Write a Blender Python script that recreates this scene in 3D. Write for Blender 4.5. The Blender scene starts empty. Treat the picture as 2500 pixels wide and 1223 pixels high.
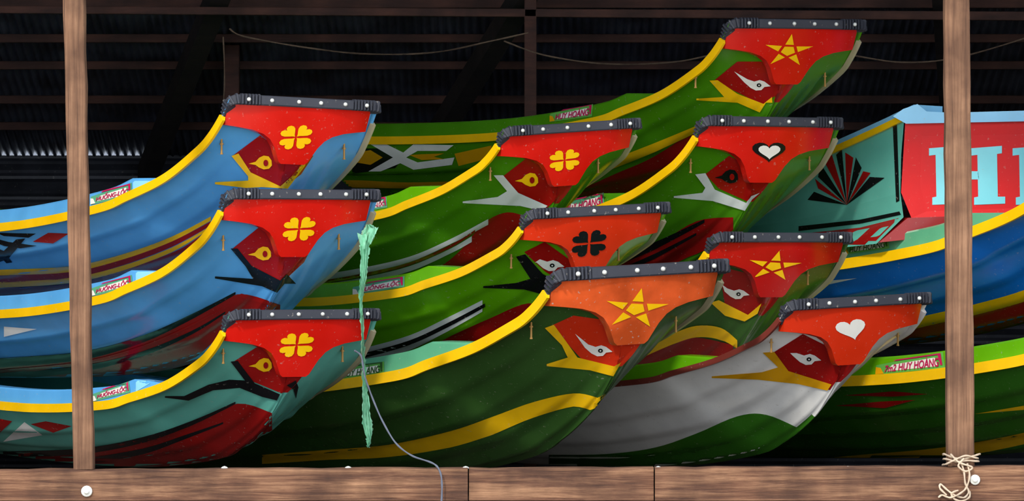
import bpy, math, random
from mathutils import Vector, Matrix
from mathutils.bvhtree import BVHTree
from mathutils.geometry import delaunay_2d_cdt
random.seed(4)
PX=0.0016; D=20.0
CAM=Vector((0,-D,0))
TH=math.radians(32); SN=math.sin(TH); CS=math.cos(TH)
scene=bpy.context.scene
try:
    scene.view_settings.view_transform='Standard'
except Exception: pass

def P(u,v,y):
    k=(D+y)/D
    return Vector(((u-1250)*PX*k, y, (611.5-v)*PX*k))
def lin(c):
    r=[]
    for x in c:
        x=x/255.0
        r.append(x/12.92 if x<=0.04045 else ((x+0.055)/1.055)**2.4)
    return (r[0],r[1],r[2],1)
# ------------------------------------------------ materials
MATS={}
def paint(name,c,rough=0.22,var=0.08,dirt=0.35,metal=0.0):
    if name in MATS: return MATS[name]
    m=bpy.data.materials.new(name); m.use_nodes=True
    nt=m.node_tree; n=nt.nodes; l=nt.links
    b=n['Principled BSDF']
    tc=n.new('ShaderNodeTexCoord')
    no=n.new('ShaderNodeTexNoise'); no.inputs['Scale'].default_value=5; no.inputs['Detail'].default_value=6
    l.new(tc.outputs['Object'],no.inputs['Vector'])
    base=lin(c)
    dark=tuple(x*(1-var) for x in base[:3])+(1,)
    lite=tuple(min(1,x*(1+var)+0.004) for x in base[:3])+(1,)
    r=n.new('ShaderNodeValToRGB')
    r.color_ramp.elements[0].position=0.35; r.color_ramp.elements[0].color=dark
    r.color_ramp.elements[1].position=0.68; r.color_ramp.elements[1].color=lite
    l.new(no.outputs['Fac'],r.inputs['Fac'])
    n2=n.new('ShaderNodeTexNoise'); n2.inputs['Scale'].default_value=70; n2.inputs['Detail'].default_value=3
    l.new(tc.outputs['Object'],n2.inputs['Vector'])
    r2=n.new('ShaderNodeValToRGB')
    r2.color_ramp.elements[0].position=0.66; r2.color_ramp.elements[0].color=(0,0,0,1)
    r2.color_ramp.elements[1].position=0.76; r2.color_ramp.elements[1].color=(dirt,)*3+(1,)
    l.new(n2.outputs['Fac'],r2.inputs['Fac'])
    mx=n.new('ShaderNodeMixRGB'); l.new(r2.outputs['Color'],mx.inputs['Fac'])
    l.new(r.outputs['Color'],mx.inputs['Color1']); mx.inputs['Color2'].default_value=(0.42,0.38,0.32,1)
    l.new(mx.outputs['Color'],b.inputs['Base Color'])
    mr=n.new('ShaderNodeMapRange'); mr.inputs['To Min'].default_value=rough*0.8; mr.inputs['To Max'].default_value=rough*1.3
    l.new(no.outputs['Fac'],mr.inputs['Value']); l.new(mr.outputs['Result'],b.inputs['Roughness'])
    b.inputs['Metallic'].default_value=metal
    n3=n.new('ShaderNodeTexNoise'); n3.inputs['Scale'].default_value=6
    l.new(tc.outputs['Object'],n3.inputs['Vector'])
    bp=n.new('ShaderNodeBump'); bp.inputs['Strength'].default_value=0.05; bp.inputs['Distance'].default_value=0.02
    l.new(n3.outputs['Fac'],bp.inputs['Height']); l.new(bp.outputs['Normal'],b.inputs['Normal'])
    MATS[name]=m; return m
def wood(name,c1,c2,scale=(3,3,3),rough=0.8,dk=0.4,dist=.15):
    if name in MATS: return MATS[name]
    m=bpy.data.materials.new(name); m.use_nodes=True
    nt=m.node_tree; n=nt.nodes; l=nt.links; b=n['Principled BSDF']
    tc=n.new('ShaderNodeTexCoord'); mp=n.new('ShaderNodeMapping'); mp.inputs['Scale'].default_value=scale
    l.new(tc.outputs['Object'],mp.inputs['Vector'])
    no=n.new('ShaderNodeTexNoise'); no.inputs['Scale'].default_value=1.0; no.inputs['Detail'].default_value=9; no.inputs['Roughness'].default_value=0.72
    no.inputs['Distortion'].default_value=dist
    l.new(mp.outputs['Vector'],no.inputs['Vector'])
    r=n.new('ShaderNodeValToRGB'); e=r.color_ramp.elements
    e[0].position=0.3; e[0].color=tuple(x*dk for x in lin(c1)[:3])+(1,)
    e[1].position=0.72; e[1].color=lin(c2)
    x=e.new(0.44); x.color=lin(c1)
    l.new(no.outputs['Fac'],r.inputs['Fac'])
    n2=n.new('ShaderNodeTexNoise'); n2.inputs['Scale'].default_value=4.2; n2.inputs['Detail'].default_value=8
    l.new(tc.outputs['Object'],n2.inputs['Vector'])
    r2=n.new('ShaderNodeValToRGB'); r2.color_ramp.elements[0].position=.4; r2.color_ramp.elements[0].color=(.36,.3,.26,1)
    r2.color_ramp.elements[1].position=.6; r2.color_ramp.elements[1].color=(1,1,1,1)
    l.new(n2.outputs['Fac'],r2.inputs['Fac'])
    mx=n.new('ShaderNodeMixRGB'); mx.blend_type='MULTIPLY'; mx.inputs['Fac'].default_value=.85
    l.new(r.outputs['Color'],mx.inputs['Color1']); l.new(r2.outputs['Color'],mx.inputs['Color2'])
    l.new(mx.outputs['Color'],b.inputs['Base Color']); b.inputs['Roughness'].default_value=rough
    bp=n.new('ShaderNodeBump'); bp.inputs['Strength'].default_value=0.9; bp.inputs['Distance'].default_value=0.008
    l.new(no.outputs['Fac'],bp.inputs['Height']); l.new(bp.outputs['Normal'],b.inputs['Normal'])
    MATS[name]=m; return m

COL=dict(
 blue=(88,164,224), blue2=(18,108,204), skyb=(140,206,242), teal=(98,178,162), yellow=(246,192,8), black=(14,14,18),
 darkred=(152,12,10), red=(206,22,10), orange=(214,86,36), redorange=(208,46,14), crimson=(182,12,12), green=(70,136,12), lime=(94,166,8),
 dgreen=(50,88,34), mgreen=(50,112,22), grey=(244,242,238), white=(232,230,222), silver=(216,222,220), cream=(180,172,140),
 slate=(48,51,62), maroon=(146,14,12), trimred=(120,52,44), seagreen=(90,164,126), purple=(190,24,84), lgreen=(96,170,74), mustard=(224,160,6), ltteal=(130,216,226))
def M(name,**k):
    return paint('paint_'+name,COL[name],**k)
paint('paint_orange',COL['orange'],var=0.34,dirt=0.8)  # orange prow board: dappled sunlight imitated by strong mottling in the colour
paint('paint_slate',COL['slate'],rough=0.55,dirt=0.5)
MATM=paint('rivet_metal',(215,218,215),rough=0.4,metal=0.2)
BRASS=paint('bolt_brass',(170,130,70),rough=0.5,metal=0.5)
WOODP=wood('post_wood',(122,86,62),(166,126,96),(80,80,1.8),dk=.4)
WOODB=wood('beam_wood',(98,62,42),(168,126,94),(2.4,50,50),dk=.35,dist=.4)
WOODD=wood('rafter_wood',(64,36,28),(88,52,38),(2,14,14))

# ------------------------------------------------ mesh container
class Part:
    def __init__(s): s.v=[]; s.f=[]; s.mi=[]; s.m=[]
    def mat(s,m):
        if m not in s.m: s.m.append(m)
        return s.m.index(m)
    def add(s,vs,fs,m):
        k=len(s.v); i=s.mat(m)
        s.v+= [Vector(x) for x in vs]
        for f in fs: s.f.append([k+j for j in f]); s.mi.append(i)
    def bvh(s): return BVHTree.FromPolygons(s.v,s.f)
    def build(s,name,parent=None,origin=Vector((0,0,0)),smooth=True,**props):
        me=bpy.data.meshes.new(name)
        me.from_pydata([tuple(x-origin) for x in s.v],[],s.f)
        for m in s.m: me.materials.append(m)
        me.polygons.foreach_set('material_index',s.mi)
        me.polygons.foreach_set('use_smooth',[smooth]*len(me.polygons))
        me.update()
        o=bpy.data.objects.new(name,me); scene.collection.objects.link(o)
        if parent is not None: o.parent=parent
        else: o.location=origin
        for k,v in props.items(): o[k]=v
        return o
def flatten_smooth(o,ang=40):
    try: o.data.set_sharp_from_angle(angle=math.radians(ang))
    except Exception: pass

# ------------------------------------------------ 2d fill + projection
def inside(p,poly):
    x,y=p; c=False; n=len(poly); j=n-1
    for i in range(n):
        xi,yi=poly[i]; xj,yj=poly[j]
        if (yi>y)!=(yj>y) and x<(xj-xi)*(y-yi)/(yj-yi)+xi: c=not c
        j=i
    return c
def fill(poly,step):
    pts=[]
    n=len(poly)
    for i in range(n):
        a=Vector(poly[i]); b=Vector(poly[(i+1)%n])
        k=max(1,int((b-a).length/step))
        for j in range(k): pts.append(a.lerp(b,j/k))
    ne=len(pts)
    xs=[p.x for p in pts]; ys=[p.y for p in pts]
    ring=[(p.x,p.y) for p in pts]
    y=min(ys)+step/2
    while y<max(ys):
        x=min(xs)+step/2
        while x<max(xs):
            if inside((x,y),ring): pts.append(Vector((x,y)))
            x+=step
        y+=step
    r=delaunay_2d_cdt(pts,[],[list(range(ne))],1,0.01)
    return [tuple(v) for v in r[0]],[list(f) for f in r[2]]
def project(part,v2,fs,mat,bvh,off,plane=None):
    pts=[]
    for (u,v) in v2:
        d=(P(u,v,0)-CAM).normalized()
        h=bvh.ray_cast(CAM,d)
        if h[0] is None:
            if plane is not None:
                t=(plane[0]-CAM).dot(plane[1])/d.dot(plane[1])
                pts.append(CAM+d*(t-off)); continue
            pts.append(None); continue
        nn=h[1]
        if nn.dot(d)>0: nn=-nn
        pts.append(h[0]+nn*off*0.5-d*off)
    idx={}; vs=[]; out=[]
    for f in fs:
        if any(pts[i] is None for i in f): continue
        ys=[pts[i].y for i in f]
        if plane is None and max(ys)-min(ys)>0.25: continue
        g=[]
        for i in f:
            if i not in idx: idx[i]=len(vs); vs.append(pts[i])
            g.append(idx[i])
        out.append(g)
    part.add(vs,out,mat)
def decal(part,poly,mat,bvh,layer=1,step=9,plane=None):
    v,f=fill(poly,step); project(part,v,f,mat,bvh,0.0018*layer,plane)
def band(pts,w):
    if not isinstance(w,(list,tuple)): w=[w]*len(pts)
    top=[];bot=[]
    n=len(pts)
    def cr(a,b,c,d,t): return 0.5*((2*b)+(-a+c)*t+(2*a-5*b+4*c-d)*t*t+(-a+3*b-3*c+d)*t**3)
    for i in range(n-1):
        p0=pts[max(i-1,0)];p1=pts[i];p2=pts[i+1];p3=pts[min(i+2,n-1)]
        for k in range(5):
            t=k/5
            x=cr(p0[0],p1[0],p2[0],p3[0],t); y=cr(p0[1],p1[1],p2[1],p3[1],t); ww=w[i]+(w[i+1]-w[i])*t
            top.append((x,y)); bot.append((x,y+max(ww,0.6)))
    top.append(pts[-1]); bot.append((pts[-1][0],pts[-1][1]+max(w[-1],0.6)))
    return top+bot[::-1]
def ell(cx,cy,rx,ry,n=14):
    return [(cx+rx*math.cos(2*math.pi*i/n),cy+ry*math.sin(2*math.pi*i/n)) for i in range(n)]
def xf(pts,cx,cy,sx,sy,rot=0,sh=0):
    c=math.cos(rot);s=math.sin(rot)
    return [(cx+sx*(x*c-y*s+sh*(x*s+y*c)),cy-sy*(x*s+y*c)) for x,y in pts]
def heart(n=26):
    r=[]
    for i in range(n):
        t=2*math.pi*i/n
        r.append((math.sin(t)**3, (13*math.cos(t)-5*math.cos(2*t)-2*math.cos(3*t)-math.cos(4*t))/16))
    return r
def clover():
    L=[]
    for k in range(4):
        a=math.radians(45+90*k)+0.06
        base=[(x*0.45,0.05+(y+1.06)/2*0.98) for x,y in heart(20)]
        c=math.cos(a-math.pi/2); s=math.sin(a-math.pi/2)
        L.append([(x*c-y*s,x*s+y*c) for x,y in base])
    return L
def star():
    L=[]
    ri=0.37
    inner=[(ri*math.cos(math.radians(90+36+72*k)),ri*math.sin(math.radians(90+36+72*k))) for k in range(5)]
    L.append([(x*0.86,y*0.86) for x,y in inner])
    for k in range(5):
        t=math.radians(90+72*k); tip=(math.cos(t)*1.06,math.sin(t)*1.06)
        a=inner[(k-1)%5]; b=inner[k]
        m=(math.cos(t)*0.13,math.sin(t)*0.13)
        L.append([(a[0]*0.84+m[0],a[1]*0.84+m[1]),(b[0]*0.84+m[0],b[1]*0.84+m[1]),tip] )
    return L
def text2d(s,shear=0.25):
    cu=bpy.data.curves.new('tmp','FONT'); cu.body=s; cu.size=1; cu.shear=shear; cu.offset=0.022
    o=bpy.data.objects.new('tmp',cu); scene.collection.objects.link(o)
    dg=bpy.context.evaluated_depsgraph_get(); dg.update()
    me=bpy.data.meshes.new_from_object(o.evaluated_get(dg))
    v=[(x.co.x,x.co.y) for x in me.vertices]; f=[list(p.vertices) for p in me.polygons]
    bpy.data.objects.remove(o); bpy.data.curves.remove(cu); bpy.data.meshes.remove(me)
    x0=min(p[0] for p in v);x1=max(p[0] for p in v);y0=min(p[1] for p in v);y1=max(p[1] for p in v)
    return [((p[0]-x0)/(x1-x0),(p[1]-y0)/(y1-y0)) for p in v],f
TX={}
def textproj(part,s,quad,mat,bvh,layer,plane=None):
    if s not in TX: TX[s]=text2d(s)
    v,f=TX[s]; BL,BR,TR,TL=[Vector(q) for q in quad]
    vv=[tuple(BL.lerp(BR,x).lerp(TL.lerp(TR,x),y)) for x,y in v]
    project(part,vv,f,mat,bvh,0.0018*layer,plane)

# ------------------------------------------------ boat template (px units)
TAB=[ # ag,hg,w, ak,hk,kw,n
(0,0,0, 45,-145,26,.60),
(34,-45,3, 72,-176,16,.66),
(80,-90,9, 105,-205,6,.74),
(132,-125,17, 150,-248,3,.80),
(264,-185,30, 215,-300,2,.90),
(411,-230,55, 330,-360,2,1.02),
(530,-260,75, 470,-405,2,1.18),
(898,-300,105, 870,-465,2,1.45),
(1400,-318,120, 1400,-495,2,1.7),
(1900,-322,120, 1900,-505,2,1.8),
(2400,-315,112, 2400,-500,2,1.8),
(2900,-300,95, 2900,-485,2,1.7)]
BW=212
def tab0(t):
    i=min(int(t),len(TAB)-2); f=t-i
    p0=TAB[max(i-1,0)];p1=TAB[i];p2=TAB[i+1];p3=TAB[min(i+2,len(TAB)-1)]
    o=[]
    for k in range(7):
        a,b,c,d=p0[k],p1[k],p2[k],p3[k]
        def lim(m,s1,s2):
            if s1*s2<=0: return 0
            return math.copysign(min(abs(m),2.5*abs(s1),2.5*abs(s2)),m)
        m1=lim((c-a)/2,b-a if i>0 else c-b,c-b); m2=lim((d-b)/2,c-b,d-c if i+2<len(TAB) else c-b)
        t2=f*f;t3=t2*f
        o.append((2*t3-3*t2+1)*b+(t3-2*t2+f)*m1+(-2*t3+3*t2)*c+(t3-t2)*m2)
    return o
TS_ALL=[i/10 for i in range(0,70)]+[7+i/5 for i in range(0,21)]
NG=42
LIFT=0.0
def tab(t):
    o=tab0(t); o[1]+=LIFT*(1-math.exp(-o[0]/180)); return o
def ridge(s):
    r=0
    for c in (0.36,0.52,0.68,0.84):
        if c-0.15<s<=c: r+=((s-c+0.15)/0.15)**1.5
        elif c<s<c+0.03: r+=1-(s-c)/0.03
    return r
def section(t,inner=False):
    ag,hg,w,ak,hk,kw,n=tab(t)
    bg=BW+w; e=2/n; amp=9*max(0,min(1,(t-2.0)/2))
    row=[]
    for side in (-1,1):
        R=[]
        for j in range(NG+1):
            s=j/NG; ph=s*math.pi/2
            c=max(0,math.cos(ph))**e; sn=math.sin(ph)**e
            b=kw+(bg-kw)*c; h=hg+(hk-hg)*sn; a=ag+(ak-ag)*s
            r=amp*ridge(s)
            b+=r*math.cos(ph); h-=r*math.sin(ph)*0.6
            if inner:
                b=max(0.5,b-9*math.cos(ph)-2); h+=9*math.sin(ph)
                a+= 6*max(0,1-t)
            R.append((a,side*b,h))
        row.append(R)
    return row[0]+row[1][::-1]
PLATE_R=[(203,6),(199,62),(165,66),(130,71),(98,80),(77,92),(61,110),(50,129),(41,145),(33,151)]

def make_boat(key,L,R,y0,hull,trim,coam,plate,label,decals=(),emblem=None,cdecals=(),bolts=None,tag=None,rimc='cream',lift=0,pitch=0,tw=18,tmax=11,stem='darkred',bottom='maroon',bleft=.94,bright=.8):
    global LIFT
    LIFT=lift
    TS=[t for t in TS_ALL if t<=tmax+1e-6]
    cu,cv=(L[0]+R[0])/2,(L[1]+R[1])/2
    width=R[0]-L[0]; sc=width/360.0
    roll=math.atan(-(R[1]-L[1])/width*CS)
    C=P(cu,cv,y0); S=PX*(D+y0)/D*sc
    cr,sr=math.cos(roll),math.sin(roll)
    def W(p):
        a,b,h=p
        h=h+pitch*max(0,a-40)
        b2=b*cr-h*sr; h2=b*sr+h*cr
        return Vector((C.x+S*(-a*SN+b2*CS), C.y+S*(a*CS+b2*SN), C.z+S*h2))
    org=W((1500,0,-505))
    emp=bpy.data.objects.new('river_boat',None); scene.collection.objects.link(emp); emp.location=org
    emp.empty_display_size=0.2
    emp['label']=label; emp['category']='boat'; emp['group']='painted boats stacked in the shed'
    hp=Part()
    GUN=[tab(t) for t in TS]
    rows=[section(t) for t in TS]; rin=[section(t,True) for t in TS]
    m=len(rows[0]); vs=[W(p) for r in rows for p in r]; k=len(rows)
    fs=[(i*m+j,i*m+j+1,(i+1)*m+j+1,(i+1)*m+j) for i in range(k-1) for j in range(m-1)]
    outer=Part(); outer.add(vs,fs,M(hull)); ob=outer.bvh()
    hp.add(vs,fs,M(hull))
    si=hp.mat(M(stem)); bi=hp.mat(M(bottom))
    for q,(i,j) in enumerate([(i,j) for i in range(k-1) for j in range(m-1)]):
        s=min(j,m-2-j)/NG; lft=j<=NG
        if TS[i]<1.75 and s>.78+.05*TS[i]: hp.mi[q]=si
        elif TS[i]>3.7 and s>(bleft if lft else bright): hp.mi[q]=bi
    vi=[W(p) for r in rin for p in r]
    hp.add(vi,[f[::-1] for f in fs],M(hull))
    off=len(vs)
    for i in range(k-1):
        for j in (0,m-1):
            hp.f.append([i*m+j,(i+1)*m+j,off+(i+1)*m+j,off+i*m+j]); hp.mi.append(0)
    for d in decals:
        decal(hp,d[0],M(d[1]),ob,d[2] if len(d)>2 else 1,6)
    hp.build('hull',emp,org)
    tp=Part(); tv=[W(p) for p in rows[-1]]; tp.add(tv,[list(range(m))],M(hull))
    tp.add([W((p[0]-14,p[1]*0.98,p[2])) for p in rows[-1]],[list(range(m))[::-1]],M(hull))
    tp.build('transom',emp,org,smooth=False)
    fd=Part(); tt=[i/6 for i in range(0,19)]; fv=[]
    for t in tt:
        g=tab(t)
        for b in (-1,-.5,0,.5,1):
            fv.append(W((g[0]+6,b*(BW+g[2]-9),g[1]+2+8*(1-b*b))))
    fd.add(fv,[(i*5+j,i*5+j+1,(i+1)*5+j+1,(i+1)*5+j) for i in range(18) for j in range(4)],M(coam))
    fd.build('foredeck',emp,org)
    for side in (-1,1):
        g=Part(); ring=[]; kk=0
        for i,t in enumerate(TS):
            if t<.85: continue
            kk+=1
            q=GUN[i]; q2=GUN[min(i+1,len(GUN)-1)]; q1=GUN[max(i-1,0)]
            da,dh=q2[0]-q1[0],q2[1]-q1[1]; Ln=math.hypot(da,dh)
            na,nh=(dh/Ln,-da/Ln)
            wd=tw if side<0 else 7
            bb=BW+q[2]
            for (o,nn) in ((5,-4),(5,wd),(-2,wd),(-12,-4)):
                ring.append(W((q[0]+na*nn,side*(bb+o),q[1]+nh*nn)))
        g.add(ring,[(i*4+j,i*4+(j+1)%4,(i+1)*4+(j+1)%4,(i+1)*4+j) for i in range(kk-1) for j in range(4)]+[(0,1,2,3),((kk-1)*4,(kk-1)*4+1,(kk-1)*4+2,(kk-1)*4+3)],M(trim if side<0 else rimc))
        g.build('gunwale_trim',emp,org,smooth=False)
    cp=Part()
    ts=[t for t in TS if t>=4.1]
    href=tab(5.0)[1]+40
    for side in (-1,1):
        rr=[]
        for t in ts:
            q=tab(t); bb=BW+q[2]; hb=q[1]-3; ht=max(hb+2,min(q[1]+40,href))
            if t>5: ht=q[1]+40
            for (b,h) in ((bb-6,hb),(bb-9,ht-4),(bb-13,ht),(bb-52,ht),(bb-54,ht-6),(bb-18,hb)):
                rr.append(W((q[0],side*b,h)))
        kk=len(ts)
        cp.add(rr,[(i*6+j,i*6+(j+1)%6,(i+1)*6+(j+1)%6,(i+1)*6+j) for i in range(kk-1) for j in range(6)]+[tuple(range(6)),tuple((kk-1)*6+j for j in range(6))],M(coam))
    cb=cp.bvh()
    for d in cdecals: decal(cp,d[0],M(d[1]),cb,1)
    co=cp.build('coaming',emp,org); flatten_smooth(co,30)
    if tag:
        s,quad,bgc,tc=tag
        lp=Part()
        BL,BR,TR,TL=[Vector(q) for q in quad]
        qa=tab(6.0)
        p1=W((qa[0],-(BW+qa[2]-6),qa[1])); p2=W((qa[0],-(BW+qa[2]-9),qa[1]+36)); qb=tab(7.5); p3=W((qb[0],-(BW+qb[2]-6),qb[1]))
        nn=(p2-p1).cross(p3-p1).normalized()
        pl=(p1,nn)
        def q2(x,y): return tuple(BL.lerp(BR,x).lerp(TL.lerp(TR,x),y))
        decal(lp,[q2(0,0),q2(1,0),q2(1,1),q2(0,.75)],M('seagreen' if bgc=='seagreen' else 'lgreen'),cb,1.5,12,pl)
        decal(lp,[q2(0.16,.18),q2(.9,.16),q2(.87,.74),q2(0.24,.62)],M('white'),cb,2.2,12,pl)
        decal(lp,[q2(0.0,.04),q2(.12,.04),q2(.07,.5),q2(0.0,.6)],M('mustard' if bgc=='yellow' else 'white'),cb,2.9,12,pl)
        decal(lp,[q2(.25,.88),q2(.3,.97),q2(.97,.97),q2(.97,.2),q2(.94,.2),q2(.92,.88)],M(tc),cb,2.9,12,pl)
        textproj(lp,s,[q2(.13,.12),q2(.93,.12),q2(.93,.84),q2(.13,.74)],M(tc),cb,3.6,pl)
        if lp.f: lp.build('name_label',emp,org,smooth=False,label='printed name label with slanted lettering')
    poly=[(b,-q) for b,q in PLATE_R]+[(-b,-q) for b,q in PLATE_R[::-1]]
    v2,f2=fill(poly,14)
    def PW(b,h,o):
        q=-h; return W((q*.38+24*(abs(b)/205)**3-4-o,b-6,h-pitch*q*.3))
    pp=Part(); 
    pp.add([PW(x,y,12) for x,y in v2],f2,M(plate)); pb=pp.bvh()
    pp.add([PW(x,y,-8) for x,y in v2],[f[::-1] for f in f2],M(plate))
    ring=[]
    n=len(poly)
    for i in range(n):
        a=Vector(poly[i]);b=Vector(poly[(i+1)%n]); kk=max(1,int((b-a).length/12))
        for j in range(kk): ring.append(a.lerp(b,j/kk))
    n=len(ring)
    pp.add([PW(p.x,p.y,12) for p in ring]+[PW(p.x,p.y,-8) for p in ring],[(i,(i+1)%n,n+(i+1)%n,n+i) for i in range(n)],M(plate))
    if emblem:
        for (poly2,c,ly) in emblem: decal(pp,poly2,M(c),pb,ly,8)
    po=pp.build('prow_board',emp,org); flatten_smooth(po,35)
    # rubber fender
    fp=Part()
    half=[(0,0,0),(0,60,0),(0,120,0),(2,165,0),(4,190,0),(9,200,-5),(18,202,-17),(28,203,-31),(36,204,-43)]
    halfR=[(0,0,0),(0,60,0),(0,120,0),(2,165,0),(4,192,0),(8,203,-1),(14,206,-5),(18,207,-9)]
    path=[(a,-b,h) for a,b,h in half[:0:-1]]+halfR
    dens=[]
    for i in range(len(path)-1):
        p,q=Vector(path[i]),Vector(path[i+1]); kk=max(1,int((q-p).length/3))
        for j in range(kk): dens.append(p.lerp(q,j/kk))
    dens.append(Vector(path[-1]))
    def frame(i):
        t=(dens[min(i+2,len(dens)-1)]-dens[max(i-2,0)]).normalized()
        o=Vector((-t.y,t.x,0))
        if o.length<1e-4: o=Vector((-1,0,0))
        o.normalize()
        if o.dot(Vector((dens[i].x-60,dens[i].y,0)))<0: o=-o
        up=t.cross(o); 
        if up.z<0: up=-up
        return t,o,up
    def taper(i):
        d=max(0,(-dens[i].z-2)/42)
        return 1-.5*min(1,d)
    prof=((-10,12.5),(10,12.5),(12,10.5),(12,-9),(10,-12),(-10,-12))
    rr=[]
    for i,p in enumerate(dens):
        t,o,up=frame(i); tp_=taper(i)
        e=(6 if abs(p.y)<130 else 0)
        for (x,z) in prof: rr.append(W(p+o*((x+e)*tp_ if x>0 else x)+up*z*tp_))
    kk=len(dens); np_=len(prof)
    fp.add(rr,[(i*np_+j,i*np_+(j+1)%np_,(i+1)*np_+(j+1)%np_,(i+1)*np_+j) for i in range(kk-1) for j in range(np_)]+[tuple(range(np_)),tuple((kk-1)*np_+j for j in range(np_))],M('slate'))
    acc=0
    for i in range(1,kk):
        acc+=(dens[i]-dens[i-1]).length
        if acc<8.0: continue
        acc=0
        if abs(dens[i].y)<128: continue
        t,o,up=frame(i); p=dens[i]; tp_=taper(i)
        vs=[W(p+t*dx+o*x*tp_+up*z*tp_) for dx in (-2.0,2.0) for (x,z) in ((4,15),(16,15),(19,12),(19,-10),(16,-12.5),(4,-12.5))]
        fp.add(vs,[tuple(range(6)),tuple(range(6,12))]+[(j,(j+1)%6,6+(j+1)%6,6+j) for j in range(6)],M('slate'))
    fp.build('rubber_fender',emp,org,smooth=False,label='ribbed dark rubber fender strip')
    for fr_ in (.11,.265,.44,.59,.755,.895):
        b=-212+424*fr_+random.uniform(-3,3)
        c=W((-19.5,b,1)); rp=Part(); vs=[];fs=[]
        nx=(W((-1,0,0))-W((0,0,0))).normalized(); ex=(W((0,1,0))-W((0,0,0))).normalized(); ez=nx.cross(ex)
        r0=5.2*S
        for a in range(4):
            ph=a/4*math.pi/2
            for q in range(10):
                th=q/10*2*math.pi
                vs.append(c+nx*(r0*.9*math.sin(ph)-(.002 if a==0 else 0))+(ex*math.cos(th)+ez*math.sin(th))*r0*math.cos(ph))
        vs.append(c+nx*(r0*.9))
        fs=[(a*10+q,a*10+(q+1)%10,(a+1)*10+(q+1)%10,(a+1)*10+q) for a in range(3) for q in range(10)]+[(30+q,30+(q+1)%10,40) for q in range(10)]
        rp.add(vs,fs,MATM); rp.build('rivet',emp,org)
    for (u,v,ln) in (bolts or [(cu-202*sc,cv+94*sc,34),(cu+97*sc,cv+102*sc,34)]):
        d=(P(u,v,0)-CAM).normalized(); h=ob.ray_cast(CAM,d)
        if h[0] is None: continue
        c=h[0]-d*0.006; bp_=Part(); vs=[];r0=2.6*PX; lv=ln*PX
        prof2=[(0.012,1.0),(0.002,1.0),(0.0,1.0),(-.15*lv,1.0),(-.15*lv,1.9),(-.25*lv,1.9),(-.25*lv,1.0),(-.9*lv,1.0),(-.9*lv,1.5),(-lv,1.4)]
        for (z,k2) in prof2:
            for q in range(8):
                th=q/8*2*math.pi; vs.append(c+Vector((math.cos(th)*r0*k2,math.sin(th)*r0*k2,z)))
        n2=len(prof2)
        bp_.add(vs,[(a*8+q,a*8+(q+1)%8,(a+1)*8+(q+1)%8,(a+1)*8+q) for a in range(n2-1) for q in range(8)]+[tuple(range(8)),tuple((n2-1)*8+q for q in range(8))],BRASS)
        bp_.build('bolt',emp,org,smooth=False)
    return emp

def shift(pts,dx,dy): return [(x+dx,y+dy) for x,y in pts]
def eyeY(x,y,outer='yellow',pup='darkred'):
    o=[(-43,3),(-26,-2),(-17,-12),(-6,-17),(6,-15),(13,-5),(14,7),(7,15),(-6,17),(-18,12),(-26,6)]
    return [(shift(o,x,y),outer,2.2),(ell(x-1,y+1,6,8),pup,3.2)]
def eyeW(x,y,s=1.0,outer='white',pup='black',spike=(-68,-34)):
    o=[spike,(-30,-14),(-12,-8),(2,-12),(14,-8),(30,4),(14,6),(6,14),(-8,15),(-22,8),(-38,-6)]
    o=[(a*s,b*s) for a,b in o]
    return [(shift(o,x,y),outer,2.2),(ell(x,y+1,6*s,5*s),pup,3.2),(ell(x,y+1,2.2*s,1.8*s),outer,4.2)]
CL=clover(); ST=star(); HT=heart()
def E_clover(x,y,rx,ry,c,rot=0): return [(xf(p,x,y,rx,ry,rot,.16),c,1) for p in CL]
def E_star(x,y,rx,ry,c,rot=0): return [(xf(p,x,y,rx,ry,rot,.1),c,1) for p in ST]
def step_lit_patch(x,y): return [(-60,4),(0,-2),(-14,12),(-26,18),(-60,38)]  # lighter patch: shading of the coaming's angled front face put into colour

HL='HUỒNG-LỘC'; HH='HUY HOÀNG'
# ---------- A1
dec=[([(568,380),(635,330),(690,370),(765,380),(735,425),(688,462),(610,432)],'darkred',1),
 ([(565,380),(582,374),(612,420),(684,454),(712,430),(748,388),(744,404),(702,460),(640,456),(600,458),(525,449),(525,444),(606,440),(606,430)],'yellow',2),
 (band([(-60,662),(0,658),(170,650),(300,620),(420,577),(515,528)],[14,14,14,13,12,10]),'yellow',1),
 (band([(-60,676),(0,672),(170,664),(300,633),(420,589),(515,540)],[18,18,15,14,13,10]),'darkred',1),
 (band([(-60,692),(0,688),(170,678),(300,648),(420,604),(505,557)],[14,14,13,12,11,6]),'yellow',1),
 (band([(-60,706),(0,702),(170,692),(300,660),(430,612),(505,565),(640,480)],[40,40,50,60,70,70,20]),'maroon',1),
 ([(80,590),(118,568),(168,570),(130,594)],'darkred',1),
 ([(-10,568),(88,570),(70,580),(10,576)],'black',1),([(-10,582),(20,590),(90,600),(50,606),(10,600),(-10,592)],'black',1),
 ([(-10,630),(40,584),(62,582),(20,632),(-10,642)],'black',1.5),([(-10,604),(10,612),(30,640),(16,642),(-10,616)],'black',1.5)]
dec+=eyeY(650,396)
make_boat('A1',(565,245),(922,258),.04,'blue','yellow','blue','red','light blue boat, red prow board with yellow clover, topmost on stack',
 dec,E_clover(722,335,44,33,'yellow'),[(shift(step_lit_patch(0,0),385,430),'skyb')],tag=(HL,[(222,500),(322,478),(322,446),(222,474)],'seagreen','purple'),bolts=[(541,345,32),(840,356,34)])
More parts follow.
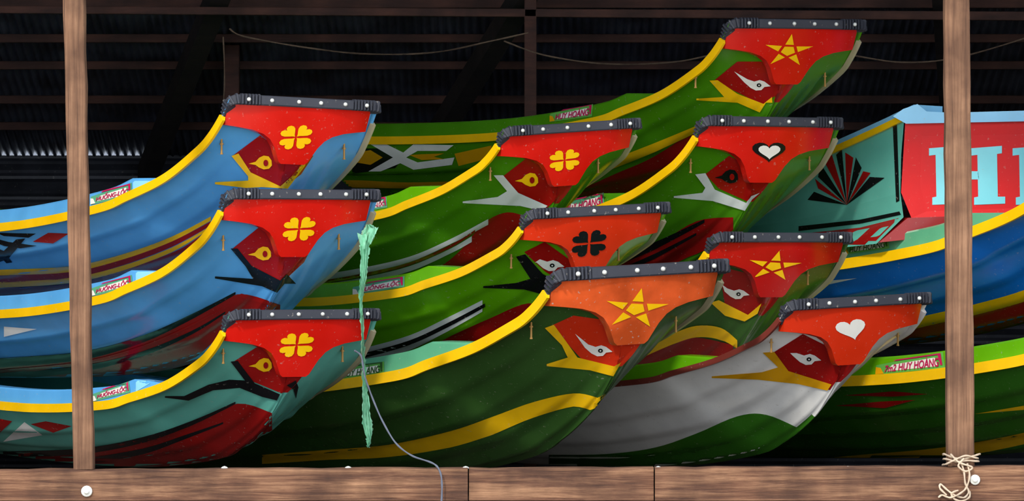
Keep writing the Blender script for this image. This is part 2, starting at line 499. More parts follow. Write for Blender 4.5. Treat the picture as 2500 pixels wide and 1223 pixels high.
# ---------- A2
dec=[([(566,608),(635,552),(690,590),(765,596),(742,640),(688,690),(610,658)],'darkred',1),
 ([(563,606),(580,606),(614,648),(684,684),(700,668),(722,692),(694,692),(676,714),(640,698),(525,679),(525,674),(618,680),(600,650)],'black',2),
 (band([(-60,892),(0,886),(200,866),(350,828),(480,770),(580,718),(684,744)],[90,90,90,100,100,70,30]),'maroon',1),
 (band([(-60,878),(0,874),(200,858),(350,818),(470,765),(575,712)],[22,22,20,17,13,6]),'black',1.6),
 (band([(0,902),(200,882),(350,842),(470,790),(560,742)],[5,5,5,4,3]),'darkred',2.3),
 (band([(-60,915),(0,910),(200,892),(350,856),(470,806),(550,760)],[18,18,15,12,9,4]),'black',1.6),
 ([(574,722),(590,716),(684,744),(680,752),(640,740)],'darkred',1.8),
 ([(10,797),(90,803),(10,822)],'grey',1)]
dec+=eyeY(648,618)
make_boat('A2',(560,475),(922,475),.02,'blue','yellow','blue','red','light blue boat, black bird motif, red prow board with yellow clover',
 dec,E_clover(730,559,44,33,'yellow'),[(shift(step_lit_patch(0,0),392,652),'skyb')],tag=(HL,[(222,724),(324,700),(322,671),(222,698)],'seagreen','purple'),bolts=[(545,580,32),(827,576,34)],pitch=.015)
# ---------- A3
dec=[([(566,885),(635,842),(690,880),(765,885),(735,920),(688,960),(610,928)],'darkred',1),
 ([(563,882),(580,880),(622,935),(684,962),(676,977),(640,968),(585,946),(520,952),(460,977),(403,970),(403,966),(450,966),(510,938),(560,926),(598,928)],'black',2),
 ([(700,940),(722,928),(728,945),(722,972),(716,950)],'black',2),
 (band([(-60,1112),(0,1108),(200,1098),(350,1070),(480,1030),(580,985),(664,1008)],[90,90,90,100,120,140,60]),'maroon',1),
 (band([(-60,1104),(0,1102),(200,1094),(350,1066),(470,1026),(575,980)],[14,14,14,14,11,5]),'black',1.6),
 (band([(200,1120),(350,1094),(450,1062),(545,1030)],[16,14,10,4]),'black',1.6),
 ([(75,1035),(112,1028),(175,1040),(130,1056)],'darkred',1),([(8,1078),(60,1030),(104,1062)],'grey',1),([(-10,1020),(30,1028),(0,1056),(-10,1050)],'darkred',1)]
dec+=eyeY(650,890)
make_boat('A3',(565,768),(922,768),0,'teal','yellow','blue','red','teal boat, blue inside, red prow board with yellow clover',
 dec,E_clover(724,842,46,33,'yellow'),[(shift(step_lit_patch(0,0),392,918),'skyb')],tag=(HL,[(226,981),(318,958),(316,931),(226,956)],'seagreen','purple'),bolts=[(545,856,32),(836,850,34)],pitch=.07)
# ---------- B1
dec=[([(1228,430),(1285,386),(1340,415),(1400,430),(1375,470),(1335,508),(1265,475)],'darkred',1),
 ([(1205,427),(1228,427),(1265,470),(1337,502),(1322,514),(1270,502),(1130,495),(1130,491),(1215,480),(1238,466)],'silver',2),
 (band([(780,700),(900,690),(1050,660),(1120,615),(1180,545),(1240,518),(1300,535)],[60,60,70,80,100,90,30]),'maroon',1),
 (band([(780,670),(880,654),(1000,626),(1100,583),(1192,534)],[15,14,13,12,14]),'silver',1.8),
 (band([(780,685),(880,668),(1000,640),(1100,597),(1160,560)],[8,8,7,7,6]),'darkred',1.8),
 (band([(780,694),(880,678),(1000,649),(1100,606),(1152,576)],[15,14,13,12,14]),'silver',1.8)]
dec+=eyeY(1300,438)
make_boat('B1',(1228,325),(1565,298),.58,'green','yellow','lime','red','green boat, silver bird motif, red prow board with yellow clover',
 dec,E_clover(1378,391,41,29,'yellow',.1),[],tag=(HL,[(872,520),(946,506),(944,480),(872,492)],'seagreen','purple'),bolts=[(1197,412,30),(1460,392,32)],lift=58,pitch=.01)
# ---------- B2
dec=[([(1280,615),(1330,590),(1400,640),(1450,650),(1400,705),(1330,662)],'darkred',1),
 ([(1260,626),(1282,620),(1325,668),(1400,705),(1340,722),(1280,706),(1180,702),(1180,698),(1260,690),(1295,680)],'black',2),
 (band([(780,900),(1000,870),(1100,820),(1200,775),(1290,740),(1360,760)],[60,80,90,100,100,60]),'maroon',1),
 (band([(800,868),(885,850),(1000,818),(1090,776),(1178,732)],[40,38,36,34,28]),'silver',1.6),
 (band([(800,880),(885,862),(1000,830),(1090,789),(1184,740)],[12,12,11,11,9]),'black',2.3)]
dec+=eyeW(1348,646,1,spike=(-42,-6))
make_boat('B2',(1285,525),(1637,505),.42,'lime','yellow','lime','redorange','bright green boat, black bird motif, red prow board with black clover',
 dec,E_clover(1438,594,47,36,'black',.05),[],tag=(HL,[(862,722),(988,700),(988,674),(862,694)],'seagreen','purple'),bolts=[(1248,624,32),(1510,604,34)],lift=55,pitch=.04)
# ---------- B3
dec=[([(1345,795),(1400,770),(1470,780),(1560,800),(1545,850),(1500,897),(1420,876)],'redorange',1),
 ([(1330,800),(1352,792),(1380,830),(1410,872),(1500,894),(1516,884),(1497,918),(1440,903),(1335,893),(1335,888),(1386,872),(1372,842)],'yellow',2),
 (band([(640,1110),(800,1098),(950,1085),(1100,1052),(1200,1018),(1300,982),(1400,960),(1458,970)],[22,24,30,40,44,38,32,38]),'yellow',1),
 ([(1456,972),(1478,962),(1466,990),(1440,1040),(1432,1044),(1446,1005)],'yellow',1.5)]
dec+=eyeW(1466,854,1.0,spike=(-62,-40))
make_boat('B3',(1350,672),(1782,648),.15,'dgreen','yellow','seagreen','orange','large dark green boat, orange prow board with painted-in sun dapples and yellow star',
 dec,E_star(1552,754,76,48,'yellow',-.08),[],tag=(HH,[(820,928),(938,912),(938,882),(820,896)],'yellow','dgreen'),bolts=[(1297,790,38),(1650,776,36)],lift=55,pitch=.01,stem='redorange',bottom='dgreen')
# ---------- C1
dec=[([(1745,195),(1800,150),(1860,150),(1930,190),(1905,225),(1862,256),(1790,220)],'darkred',1),
 ([(1732,196),(1752,195),(1800,228),(1864,253),(1885,236),(1886,250),(1870,250),(1855,274),(1800,250),(1700,244),(1700,240),(1768,236),(1748,214)],'yellow',2),
 (band([(1400,470),(1500,425),(1600,380),(1720,300)],[60,60,60,60]),'maroon',1),
 (band([(1200,470),(1400,420),(1500,386),(1600,348),(1740,290)],[20,22,24,22,14]),'yellow',1.6),
 ([(860,362),(960,362),(985,384),(965,410),(860,424)],'black',1),
 ([(893,345),(940,350),(985,372),(1010,352),(1108,354),(1090,368),(1020,368),(992,384),(1020,396),(1110,384),(1104,402),(1010,414),(978,398),(930,418),(900,418),(960,384)],'grey',1.6),
 ([(870,372),(905,366),(935,384),(905,402),(870,396)],'mustard',1.8),
 ([(1000,378),(1030,376),(1085,374),(1060,382),(1085,388),(1030,390)],'mustard',2.1),
 (band([(800,440),(880,440),(1000,445),(1180,440)],[18,18,14,6]),'mustard',1),
 ([(1110,375),(1200,355),(1200,385),(1120,405)],'mustard',1)]
dec+=eyeW(1853,206,.95,spike=(-64,-34))
make_boat('C1',(1775,62),(2119,57),1.2,'green','yellow','green','red','green boat, red prow board with yellow star, topmost on stack',
 dec,E_star(1924,124,58,39,'yellow',-.05),[],tag=(HH,[(1343,298),(1446,284),(1448,254),(1343,272)],'yellow','purple'),bolts=[(1698,183,34),(2014,180,34)],lift=14,pitch=.03,tmax=9)
# ---------- C2
dec=[([(1722,425),(1780,380),(1840,410),(1895,425),(1870,450),(1826,492),(1755,460)],'darkred',1),
 ([(1697,425),(1722,422),(1745,462),(1822,495),(1834,478),(1855,470),(1836,486),(1818,514),(1740,490),(1645,482),(1645,478),(1715,470),(1722,458)],'silver',2),
 (band([(1400,690),(1520,640),(1600,600),(1700,540),(1790,530)],[60,70,70,80,60]),'maroon',1),
 (band([(1400,660),(1500,630),(1600,590),(1720,535)],[22,20,18,8]),'black',1.6),
 (band([(1400,690),(1500,660),(1600,618),(1700,568)],[16,14,12,6]),'black',1.6)]
dec+=eyeY(1788,430,'black','darkred')
make_boat('C2',(1710,298),(2062,298),1.3,'green','yellow','green','red','green boat, red prow board with black and white heart',
 dec,[(xf(HT,1877,368,41,27),'black',1),(xf(HT,1878,369,27,19),'white',2)],[],tag=(HH,[(1365,522),(1476,502),(1474,470),(1365,492)],'seagreen','purple'),bolts=[(1686,392,32),(1976,386,32)],lift=16)
# ---------- C3
dec=[([(1755,650),(1830,668),(1900,690),(1870,740),(1824,772),(1770,745)],'darkred',1),
 ([(1735,738),(1755,732),(1826,768),(1860,740),(1850,765),(1818,784),(1770,770)],'yellow',2),
 (band([(1560,850),(1640,815),(1700,795),(1760,800),(1800,830)],[26,26,28,30,20]),'yellow',1.4),
 (band([(1540,880),(1640,842),(1700,824),(1790,842)],[70,60,60,60]),'maroon',1)]
dec+=eyeW(1803,716,.9,spike=(-44,-24))
make_boat('C3',(1737,580),(2085,580),1.25,'dgreen','yellow','lime','crimson','dark green boat, deep red prow board with yellow star',
 dec,E_star(1889,650,64,36,'yellow',-.1),[],bolts=[(1700,668,32),(1972,666,32)],lift=20)
# ---------- C4
dec=[([(1885,862),(1960,815),(2010,840),(2085,850),(2060,905),(2026,952),(1930,915)],'darkred',1),
 ([(1862,860),(1890,858),(1925,905),(2030,938),(2020,953),(1950,937),(1850,926),(1738,922),(1738,918),(1860,908),(1900,896)],'mustard',2),
 (band([(1340,1110),(1480,1108),(1600,1092),(1700,1058),(1800,1016),(1870,1012),(1950,1045)],[120,120,140,160,180,160,80]),'mgreen',1)]
dec+=eyeW(1975,875,1.0,spike=(-46,-14))
make_boat('C4',(1915,745),(2280,728),.8,'grey','trimred','lime','redorange','off-white boat, green bottom, orange-red prow board with white heart',
 dec,[(xf(HT,2078,802,37,27,.25),'white',1)],[],bolts=[(1883,830,32),(2192,814,32)],rimc='grey',lift=58,pitch=.04,tw=10,bottom='mgreen',bleft=.86,bright=.6)
# ---------- D2
dec=[(band([(1900,800),(2100,815),(2240,775),(2370,745),(2500,708),(2640,650)],[24,24,26,26,28,30]),'yellow',1),
 (band([(1900,828),(2100,838),(2240,801),(2370,771),(2500,736),(2640,690)],[90,90,110,120,130,140]),'maroon',.8),
 ([(1965,690),(2092,679),(2010,697)],'silver',1)]
make_boat('D2',(2690,290),(3122,290),.9,'blue2','yellow','seagreen','red','deep blue boat, yellow stripes, dark red bottom, beside corner post',
 dec,None,[],tag=(HH,[(2060,622),(2172,606),(2168,580),(2060,596)],'yellow','dgreen'),tmax=10)
dec=[(band([(2000,1120),(2100,1110),(2300,1092),(2500,1056),(2700,1000)],[28]*5),'yellow',1),
 ([(2060,965),(2180,955),(2265,962),(2180,968)],'maroon',1),([(2040,990),(2150,980),(2235,976),(2160,996)],'maroon',1),([(2380,1010),(2500,990),(2500,1000)],'yellow',1)]
make_boat('D3',(2931,560),(3381,560),.7,'mgreen','yellow','lime','red','green boat, yellow trim, printed name label, beside corner post',
 dec,None,[],tag=('7m2 '+HH,[(2138,915),(2308,898),(2302,860),(2140,884)],'yellow','purple'),pitch=.0,tmax=10,bottom='mgreen')

# ---------- D1 teal boat with red stern board
def d1():
    org=P(2300,560,2.2)
    e=bpy.data.objects.new('river_boat',None); scene.collection.objects.link(e); e.location=org
    e['label']='teal boat with wide red stern board carrying pale cyan letters'; e['category']='boat'; e['group']='painted boats stacked in the shed'
    y=1.6
    def B(u,v,k):
        return P(u,v,y)+Vector((-SN*k,CS*k,0))
    fr=[(2208,285),(2200,380),(2198,470),(2206,530),(2140,595)]
    side=Part(); vs=[]
    ks=[0,.15,.35,.6,.9,1.4,2.2,3.0]
    drop=[0,-.04,-.09,-.15,-.2,-.25,-.3,-.3]
    for i,k in enumerate(ks):
        for j,(u,v) in enumerate(fr):
            p=B(u,v,k); p.z+=drop[i]*(1-j/(len(fr)-1)*.75); vs.append(p)
    n=len(fr)
    side.add(vs,[(i*n+j,i*n+j+1,(i+1)*n+j+1,(i+1)*n+j) for i in range(len(ks)-1) for j in range(n-1)],M('teal'))
    bv=side.bvh()
    o=(2068,500)
    rays=[((1988,468),(1972,488),'black'),((1990,436),(1998,460),'darkred'),((2003,398),(1998,432),'black'),((2032,378),(2012,392),'darkred'),((2056,364),(2042,378),'black'),((2084,385),(2064,372),'darkred'),((2104,410),(2090,384),'black'),((2126,422),(2108,418),'darkred'),((2160,434),(2124,432),'black')]
    for a,b,c in rays: decal(side,[o,a,b],M(c),bv,1.5)
    decal(side,[(2180,305),(2190,298),(2196,490),(2188,494)],M('black'),bv,1)
    decal(side,[(1950,552),(2100,536),(2196,516),(2200,524),(2100,546),(1950,564)],M('black'),bv,1)
    decal(side,[(1900,576),(2100,556),(2204,530),(2210,545),(2140,596),(1900,620)],M('maroon'),bv,1)
    side.build('hull',e,org,smooth=False)
    tr=Part(); vs=[]
    for i,k in enumerate(ks):
        p=B(2204,281,k); p.z+=drop[i]
        for (dx,dz) in ((-.008,0),(-.008,-.028),(.01,-.028),(.01,0)): vs.append(p+Vector((dx,dx,dz)))
    tr.add(vs,[(i*4+j,i*4+(j+1)%4,(i+1)*4+(j+1)%4,(i+1)*4+j) for i in range(len(ks)-1) for j in range(4)]+[(0,1,2,3)],M('yellow'))
    tr.build('gunwale_trim',e,org,smooth=False)
    cp=Part(); vs=[]
    for i,k in enumerate(ks):
        p=B(2208,281,k); p.z+=drop[i]
        for (dx,dz) in ((0,0),(.01,.03),(.05,.045),(.2,.04),(.2,0)): vs.append(p+Vector((dx*CS,dx*SN,dz)))
    cp.add(vs,[(i*5+j,i*5+(j+1)%5,(i+1)*5+(j+1)%5,(i+1)*5+j) for i in range(len(ks)-1) for j in range(5)]+[(0,1,2,3,4)],M('skyb'))
    cp.build('coaming',e,org,smooth=False)
    sb=Part()
    def F(u,v,o=0): 
        return P(u,v,y+(u-2200)*PX*.12-o)
    outer=[(2210,300),(2800,288),(2800,510),(2225,532),(2200,470)]
    inner=[(2252,332),(2800,322),(2800,496),(2262,516),(2246,450)]
    RD=paint('stern_red',(214,10,14),rough=.6)
    sb.add([F(u,v) for u,v in outer]+[F(u,v,-.004) for u,v in inner],[(i,(i+1)%5,5+(i+1)%5,5+i) for i in range(5)]+[(5,6,7,8,9)],RD)
    b2=sb.bvh()
    for x in (2274,2376,2478):
        decal(sb,[(x-6,362),(x+70,356),(x+70,374),(x+58,376),(x+60,480),(x+78,480),(x+78,497),(x+2,500),(x+2,482),(x+12,480),(x+10,378),(x-6,380)],M('ltteal'),b2,1)
    decal(sb,[(2320,418),(2390,418),(2390,438),(2320,438)],M('ltteal'),b2,1)
    sb.build('stern_board',e,org,smooth=False,label='red stern board with pale cyan lettering')
    tp=Part()
    t1=[(2180,284),(2205,266),(2240,254),(2262,272),(2320,275),(2800,262),(2800,290),(2212,302)]
    tp.add([F(u,v,.02) for u,v in t1]+[F(u,v,-.12) for u,v in t1],[tuple(range(8)),tuple(range(8,16))]+[(i,(i+1)%8,8+(i+1)%8,8+i) for i in range(8)],M('skyb'))
    tp.build('stern_rail',e,org,smooth=False)
    bt=Part()
    t2=[(2216,532),(2800,510),(2800,560),(2400,565),(2146,592)]
    bt.add([F(u,v) for u,v in t2]+[F(u,v,-1.2)+Vector((-.5,0,.02)) for u,v in t2],[tuple(range(5)),tuple(range(5,10))]+[(i,(i+1)%5,5+(i+1)%5,5+i) for i in range(5)],M('maroon'))
    bt.build('hull_bottom',e,org,smooth=False)
d1()

# ------------------------------------------------ generic solids
def boxpart(part,c8,mat):
    part.add(c8,[(0,1,2,3),(7,6,5,4),(0,4,5,1),(1,5,6,2),(2,6,7,3),(3,7,4,0)],mat)
def prism(name,quad,depth,mat,bev=.004,org=None,**props):
    p=Part(); boxpart(p,[*quad,*[q+depth for q in quad]],mat)
    o_=sum((q for q in quad),Vector())/4 if org is None else org
    o=p.build(name,None,o_,smooth=False,**props)
    if bev:
        b=o.modifiers.new('b','BEVEL'); b.width=bev; b.segments=2
    return o
def tube(name,pts,r,mat,parent=None,org=None,**props):
    n=len(pts); d=[]
    for i in range(n-1):
        p0,p1,p2,p3=pts[max(i-1,0)],pts[i],pts[i+1],pts[min(i+2,n-1)]
        for k in range(8):
            t=k/8
            d.append(0.5*((2*p1)+(p2-p0)*t+(2*p0-5*p1+4*p2-p3)*t*t+(3*p1-p0-3*p2+p3)*t**3))
    d.append(pts[-1]); vs=[]; a=None
    for i,p in enumerate(d):
        t=(d[min(i+1,len(d)-1)]-d[max(i-1,0)]).normalized()
        if a is None: a=t.orthogonal().normalized()
        a=(a-t*a.dot(t)).normalized(); b=t.cross(a)
        for q in range(8):
            th=q/8*2*math.pi; rr=r*(1+.16*math.cos(2*th-i*.9)); vs.append(p+(a*math.cos(th)+b*math.sin(th))*rr)
    m=len(d); pt=Part()
    pt.add(vs,[(i*8+j,i*8+(j+1)%8,(i+1)*8+(j+1)%8,(i+1)*8+j) for i in range(m-1) for j in range(8)]+[tuple(range(8)),tuple((m-1)*8+j for j in range(8))],mat)
    return pt.build(name,parent,org if org is not None else pts[0],**props)

FY=-1.15
for (u0,u1,dv,dy0) in ((-300,1142,0,0),(1145,1596,1,.006),(1599,2800,0,-.002)):
    rail=Part(); n=max(8,int((u1-u0)/50)); vs=[]
    for i in range(n+1):
        u=u0+(u1-u0)*i/n; top=1148-10*(u+300)/3100+dv+random.uniform(-1.5,1.5)
        for (v,dy) in ((top+3,0),(top,.006),(top,.11),(1222,.11),(1222,0)): vs.append(P(u,v,FY)+Vector((0,dy+dy0,0)))
    rail.add(vs,[(i*5+j,i*5+(j+1)%5,(i+1)*5+(j+1)%5,(i+1)*5+j) for i in range(n) for j in range(5)]+[tuple(range(5)),tuple(n*5+j for j in range(5))],WOODB)
    rail.build('wooden_rail',None,P((u0+u1)/2,1185,FY),smooth=False,label='weathered reddish brown timber rail length along the shed front',category='beam',group='front rail lengths')
prism('wooden_sill',[P(-300,1228,FY),P(2800,1228,FY),P(2800,1300,FY),P(-300,1300,FY)],Vector((0,.16,0)),WOODD,label='dark timber sill under the rail',category='beam')
def post(tl,tr,bl,br,lab):
    pt=Part(); n=24; vs=[]
    for i in range(n+1):
        t=i/n; l=Vector(tl).lerp(Vector(bl),t); r=Vector(tr).lerp(Vector(br),t)
        jl,jr=random.uniform(-1.5,1.5),random.uniform(-1.5,1.5)
        for (uv,dy,dx) in ((l,0.004,jl),(l,0,jl+3),(r,0,jr-3),(r,.004,jr),(r,.09,jr),(l,.09,jl)):
            p=P(uv[0]+dx,uv[1],FY+.01); p.y+=dy; vs.append(p)
    pt.add(vs,[(i*6+j,i*6+(j+1)%6,(i+1)*6+(j+1)%6,(i+1)*6+j) for i in range(n) for j in range(6)]+[tuple(range(6)),tuple(n*6+j for j in range(6))],WOODP)
    return pt.build('wooden_post',None,P(bl[0],bl[1],FY),smooth=False,label=lab,category='post')
post((134,-900),(186,-900),(178,1146),(227,1146),'rough sun-bleached timber post standing on the rail')
post((2300,-900),(2358,-900),(2315,1139),(2380,1139),'rough timber post with rope tied around its foot')

def boltdisc(u,v,r):
    c=P(u,v,FY)+Vector((0,-.004,0)); p=Part(); vs=[]; pr=[(r,0),(r,.004),(r*.86,.007),(r*.5,.0075),(r*.48,.012),(r*.3,.016)]
    for (rr,d) in pr:
        for q_ in range(16):
            th=q_/16*2*math.pi; vs.append(c+Vector((rr*math.cos(th),-d,rr*math.sin(th))))
    m=len(pr)
    p.add(vs,[(a*16+q_,a*16+(q_+1)%16,(a+1)*16+(q_+1)%16,(a+1)*16+q_) for a in range(m-1) for q_ in range(16)]+[tuple((m-1)*16+i for i in range(16)),tuple(range(16))],MATM)
    p.build('carriage_bolt',None,c,label='round galvanised bolt head with washer in the timber rail',category='bolt',group='bolts in the rail')
boltdisc(212,1199,13*PX); boltdisc(2380,1171,12*PX)
for u in (548,850,1137,1607,2070):
    c=P(u,1142,FY+.06); p=Part(); vs=[]
    for a in range(4):
        ph=a/4*math.pi/2
        for q_ in range(10):
            th=q_/10*2*math.pi; vs.append(c+Vector((.013*math.cos(ph)*math.cos(th),.013*math.cos(ph)*math.sin(th),.008*math.sin(ph)-.002)))
    vs.append(c+Vector((0,0,.007)))
    p.add(vs,[(a*10+q_,a*10+(q_+1)%10,(a+1)*10+(q_+1)%10,(a+1)*10+q_) for a in range(3) for q_ in range(10)]+[(30+q_,30+(q_+1)%10,40) for q_ in range(10)]+[tuple(range(10))],MATM)
    p.build('bolt_head',None,c,label='small domed bolt head on top of the rail',category='bolt',group='bolts on top of the rail')

ROPE=paint('rope_fibre',(176,158,138),rough=.9,var=.4)
rp=P(2346,1130,FY)
emp=bpy.data.objects.new('tied_rope',None); scene.collection.objects.link(emp); emp.location=rp
emp['label']='frayed pale rope knotted around the foot of a post'; emp['category']='rope'
def R(u,v,dy=-.012): 
    p=P(u,v,FY); p.y+=dy; return p
strands=[
 [R(2306,1112,.05),R(2304,1108,-.01),R(2325,1116),R(2350,1120),R(2378,1112),R(2392,1108,-.005),R(2390,1112,.06)],
 [R(2306,1122,.05),R(2308,1120,-.01),R(2335,1126,-.02),R(2362,1124),R(2388,1126,-.005),R(2388,1126,.06)],
 [R(2304,1136,.05),R(2310,1132),R(2330,1122,-.025),R(2356,1112,-.02),R(2384,1118),R(2390,1120,.05)],
 [R(2320,1108),R(2340,1128,-.03),R(2372,1140,-.02),R(2356,1150,-.02),R(2338,1136,-.03),R(2352,1118,-.03)],
 [R(2345,1128,-.02),R(2352,1150,-.02),R(2356,1180,-.015),R(2364,1200,-.015),R(2352,1214,-.02),R(2330,1208,-.02),R(2312,1196,-.015),R(2296,1182,-.015),R(2294,1192,-.02),R(2310,1208,-.02)],
 [R(2360,1130,-.02),R(2366,1160,-.02),R(2358,1190,-.015),R(2340,1205,-.03),R(2318,1214,-.02),R(2300,1208,-.015),R(2290,1214,-.015)],
 [R(2366,1198),R(2366,1212,-.02),R(2350,1222,-.02),R(2330,1218,-.02),R(2322,1204,-.02),R(2338,1196,-.03)]]
for s in strands: tube('rope_strand',s,.0036,ROPE,emp,rp)
CORD=paint('cord_grey',(90,96,112),rough=.8)
tube('mooring_rope',[P(866,856,-.15),P(882,870,-.25),P(890,915,-.4),P(905,960,-.6),P(930,1020,-.8),P(965,1080,-.95),P(1005,1112,-1.05),P(1050,1128,-1.15),P(1068,1140,-1.175),P(1077,1162,-1.18),P(1079,1195,-1.18),P(1077,1240,-1.18)],.0034,CORD,None,None,label='thin grey cord hanging from a bow down over the rail',category='rope')
GP=paint('plastic_green',(120,198,160),rough=.4,var=.3)
GPN=GP.node_tree.nodes['Principled BSDF']; GPN.inputs['Transmission Weight'].default_value=.45
prof=[(898,548,5),(903,556,16),(900,572,18),(895,585,14),(890,600,12),(890,630,10),(889,665,8),(884,700,6),(881,740,4),(884,790,3.5),(886,840,3.5),(888,890,4.5),(890,940,5),(893,975,7),(894,1010,10),(897,1035,13),(901,1060,9),(899,1080,5),(899,1094,2)]
pt=Part(); vs=[]; rows=[]
for i in range(len(prof)-1):
    for k in range(6):
        t=k/6; a=prof[i];b=prof[i+1]; rows.append([a[j]+(b[j]-a[j])*t for j in range(3)])
NC=15
for i,(u,v,w) in enumerate(rows):
    for j in range(NC):
        x=(j/(NC-1)-.5)*2
        jag=random.uniform(-.6,.6)+ (random.uniform(-2.5,2.5) if j in (0,NC-1) else 0)
        p=P(u+x*w+jag,v+math.sin(j*2.1+i*.4)*2,-.22); p.y+=.010*math.sin(j*1.5+i*.12)+.001*random.uniform(-1,1); vs.append(p)
m=len(rows)
pt.add(vs,[(i*NC+j,i*NC+j+1,(i+1)*NC+j+1,(i+1)*NC+j) for i in range(m-1) for j in range(NC-1)],GP)
for (fx,fy,wd,ht,sk) in ((872,574,26,34,.25),(902,560,22,38,-.15)):
    vs=[]
    for i in range(9):
        for j in range(7):
            ww=wd*(1-.5*i/8)
            p=P(fx+sk*i*4+ww*j/6+random.uniform(-1,1),fy+ht*i/8+abs(j-3)*-2+(random.uniform(-4,4) if i==8 else 0),-.245+.008*math.sin(j*1.7+i*.5)); vs.append(p)
    pt.add(vs,[(i*7+j,i*7+j+1,(i+1)*7+j+1,(i+1)*7+j) for i in range(8) for j in range(6)],GP)
pt.build('plastic_strip',None,P(898,548,-.22),label='crumpled pale green plastic strip hanging from a boat bow',category='plastic strip')

# ------------------------------------------------ shed
ROOFM=paint('corrugated_metal',(92,98,114),rough=.34,var=.6,metal=.4)
def zr(y): return .52+.3*(6-y)
rf=Part(); vs=[]; xs=[-4.2+i*.008 for i in range(int(8.9/.008)+1)]
for y in (-1.7,6.15):
    for x in xs: vs.append(Vector((x,y,zr(y)+.011*math.sin(x*2*math.pi/.04))))
n=len(xs)
rf.add(vs,[(i,i+1,n+i+1,n+i) for i in range(n-1)],ROOFM)
rf.build('ceiling',None,Vector((0,2,zr(2))),kind='structure')
WALLM=paint('corrugated_wall',(48,50,58),rough=.5,var=.5,metal=.2)
def wallp(x0,x1,z0,z1,y):
    w=Part(); vs=[]; z=z0; nn=int((z1-z0)/.015)
    for i in range(nn+1):
        for x in (x0,x1): vs.append(Vector((x,y+.012*math.sin(i*.015*2*math.pi/.07),z0+i*.015)))
    w.add(vs,[(i*2,i*2+1,i*2+3,i*2+2) for i in range(nn)],WALLM); return w
w=wallp(-4.2,-1.78,-1.15,P(0,374,6.1).z,6.1)
w2=wallp(-1.78,4.7,-1.15,.6,6.1); w.add(w2.v,w2.f,WALLM)
w.build('wall_back',None,Vector((0,6.1,-1.15)),smooth=False,kind='structure')
DW=wood('dark_boards',(40,30,25),(56,42,34),(2,2,14))
for nm,x in (('added_wall_left',-4.2),('added_wall_right',4.7)):  # side walls out of view, added dark to keep the interior dim
    p=Part(); boxpart(p,[Vector((x,-1.2,-1.15)),Vector((x,6.15,-1.15)),Vector((x,6.15,.55)),Vector((x,-1.2,2.6)),Vector((x+.03,-1.2,-1.15)),Vector((x+.03,6.15,-1.15)),Vector((x+.03,6.15,.55)),Vector((x+.03,-1.2,2.6))],DW)
    p.build(nm,None,Vector((x,2,-1.15)),smooth=False,kind='structure')
p=Part(); boxpart(p,[Vector((-4.2,-1.2,-1.15)),Vector((4.73,-1.2,-1.15)),Vector((4.73,6.2,-1.15)),Vector((-4.2,6.2,-1.15)),Vector((-4.2,-1.2,-1.2)),Vector((4.73,-1.2,-1.2)),Vector((4.73,6.2,-1.2)),Vector((-4.2,6.2,-1.2))],DW)
p.build('floor',None,Vector((0,2,-1.2)),smooth=False,kind='structure')
GR=wood('bounce_ground',(200,188,166),(222,212,192),(1,1,1),dk=.8)  # unseen ground outside, added and kept pale to bounce light up onto hulls
p=Part(); p.add([Vector((-40,-40,-1.9)),Vector((40,-40,-1.9)),Vector((40,-1.2,-1.9)),Vector((-40,-1.2,-1.9))],[(0,1,2,3)],GR)
p.build('ground',None,Vector((0,-20,-1.9)),smooth=False,kind='structure')
for y in (3.75,4.22,4.6,5.1,5.5):
    z=zr(y)-.03
    prism('roof_batten',[Vector((-4.15,y,z)),Vector((4.65,y,z)),Vector((4.65,y,z-.04)),Vector((-4.15,y,z-.04))],Vector((0,.05,0)),WOODD,label='dark timber batten under the corrugated roof',category='beam',group='roof battens')
for x,sl in ((-1.35,.55),(.05,.6),(1.9,-.3),(-3.4,0.5)):
    a=Vector((x,3.2,zr(3.2)-.09)); b=Vector((x-sl,6.0,zr(6.0)-.09))
    dx=Vector((.09,0,0)); dz=Vector((0,0,-.1))
    p=Part(); boxpart(p,[a,a+dx,a+dx+dz,a+dz,b,b+dx,b+dx+dz,b+dz],wood('dark_rafter_wood',(34,26,24),(52,38,32),(2,14,14)))  # rafters in a very dark brown wood
    p.build('roof_rafter',None,a,smooth=False,label='dark timber rafter sloping down under the roof',category='beam',group='roof rafters')
def ipost(u0,u1,y,lab='dark reddish timber post inside the shed'):
    a=P(u0,0,y);b=P(u1,0,y); zt=zr(y)-.02
    prism('shed_post',[Vector((a.x,y,zt)),Vector((b.x,y,zt)),Vector((b.x,y,-1.15)),Vector((a.x,y,-1.15))],Vector((0,.07,0)),WOODD,label=lab,category='post',group='inner shed posts')
ipost(1280,1310,3.3); ipost(548,584,4.4)
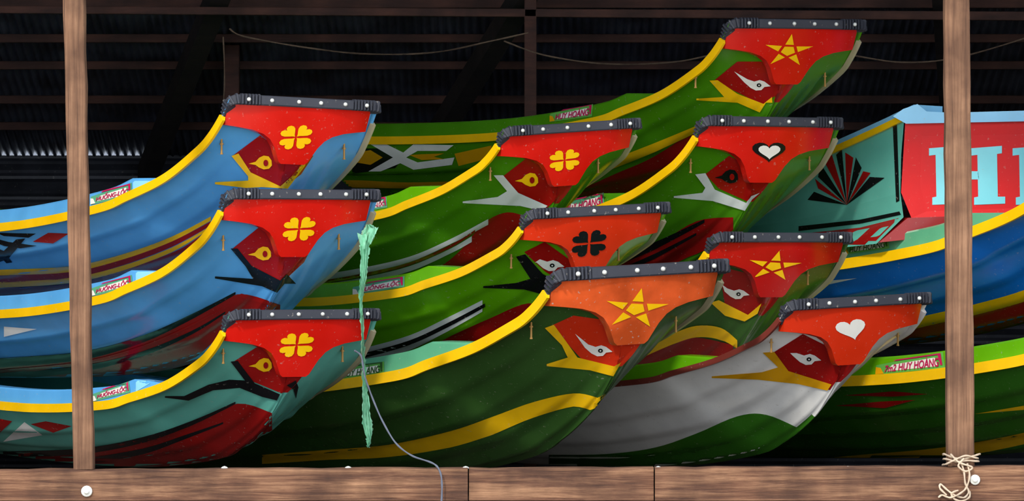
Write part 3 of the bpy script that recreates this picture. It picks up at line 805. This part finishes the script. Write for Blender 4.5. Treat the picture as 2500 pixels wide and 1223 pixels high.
prism('tie_beam',[P(-300,12,3.3),P(2800,30,3.3),P(2800,52,3.3),P(-300,30,3.3)],Vector((0,.06,0)),WOODD,label='long reddish tie beam under the roof',category='beam')
LN=wood('line_fibre',(96,78,62),(124,102,82),(30,30,30))
tube('slack_rope',[P(560,70,3.0),P(600,90,3.0),P(760,118,3.0),P(900,132,3.0),P(1060,128,3.0),P(1200,100,3.0),P(1290,80,3.0)],.0038,LN,label='thin slack rope slung under the roof',category='rope',group='slack ropes under the roof')
tube('slack_rope',[P(1230,100,3.0),P(1330,135,3.0),P(1480,156,3.0),P(1640,152,3.0),P(1760,130,3.0),P(1900,110,3.0),P(2050,130,3.0),P(2200,152,3.0),P(2340,140,3.0),P(2520,88,3.0)],.0038,LN,label='thin slack rope slung under the roof',category='rope',group='slack ropes under the roof')
tube('slack_rope',[P(545,90,3.0),P(548,200,3.0),P(540,300,3.0),P(520,420,3.0)],.0032,LN,label='thin rope hanging down from a rafter',category='rope',group='slack ropes under the roof')
for x,y in ((-1.4,1.6),(.1,1.9),(1.1,2.6),(2.6,2.8)):
    prism('timber_bearer',[Vector((x-.5,y,-1.05)),Vector((x+.5,y,-1.05)),Vector((x+.5,y,-1.15)),Vector((x-.5,y,-1.15))],Vector((0,.12,0)),WOODD,label='timber bearer on the floor under a boat stack',category='beam',group='bearers under the boats')

# ------------------------------------------------ light
wd=bpy.data.worlds.new('sky'); scene.world=wd; wd.use_nodes=True
bg=wd.node_tree.nodes['Background']; bg.inputs[0].default_value=(.84,.91,1,1); bg.inputs[1].default_value=2.45
sd=bpy.data.lights.new('sun','SUN'); sd.energy=2.7; sd.angle=math.radians(4); sd.color=(1,.94,.84)
so=bpy.data.objects.new('sun',sd); scene.collection.objects.link(so)
so.rotation_euler=Vector((.3,.8,-.6)).to_track_quat('-Z','Y').to_euler(); so.location=(-3,-8,8)
cd=bpy.data.cameras.new('camera'); cd.lens=180; cd.sensor_width=36; cd.clip_end=200
cobj=bpy.data.objects.new('camera',cd); scene.collection.objects.link(cobj); cobj.location=CAM; cobj.rotation_euler=(math.radians(90),0,0)
scene.camera=cobj
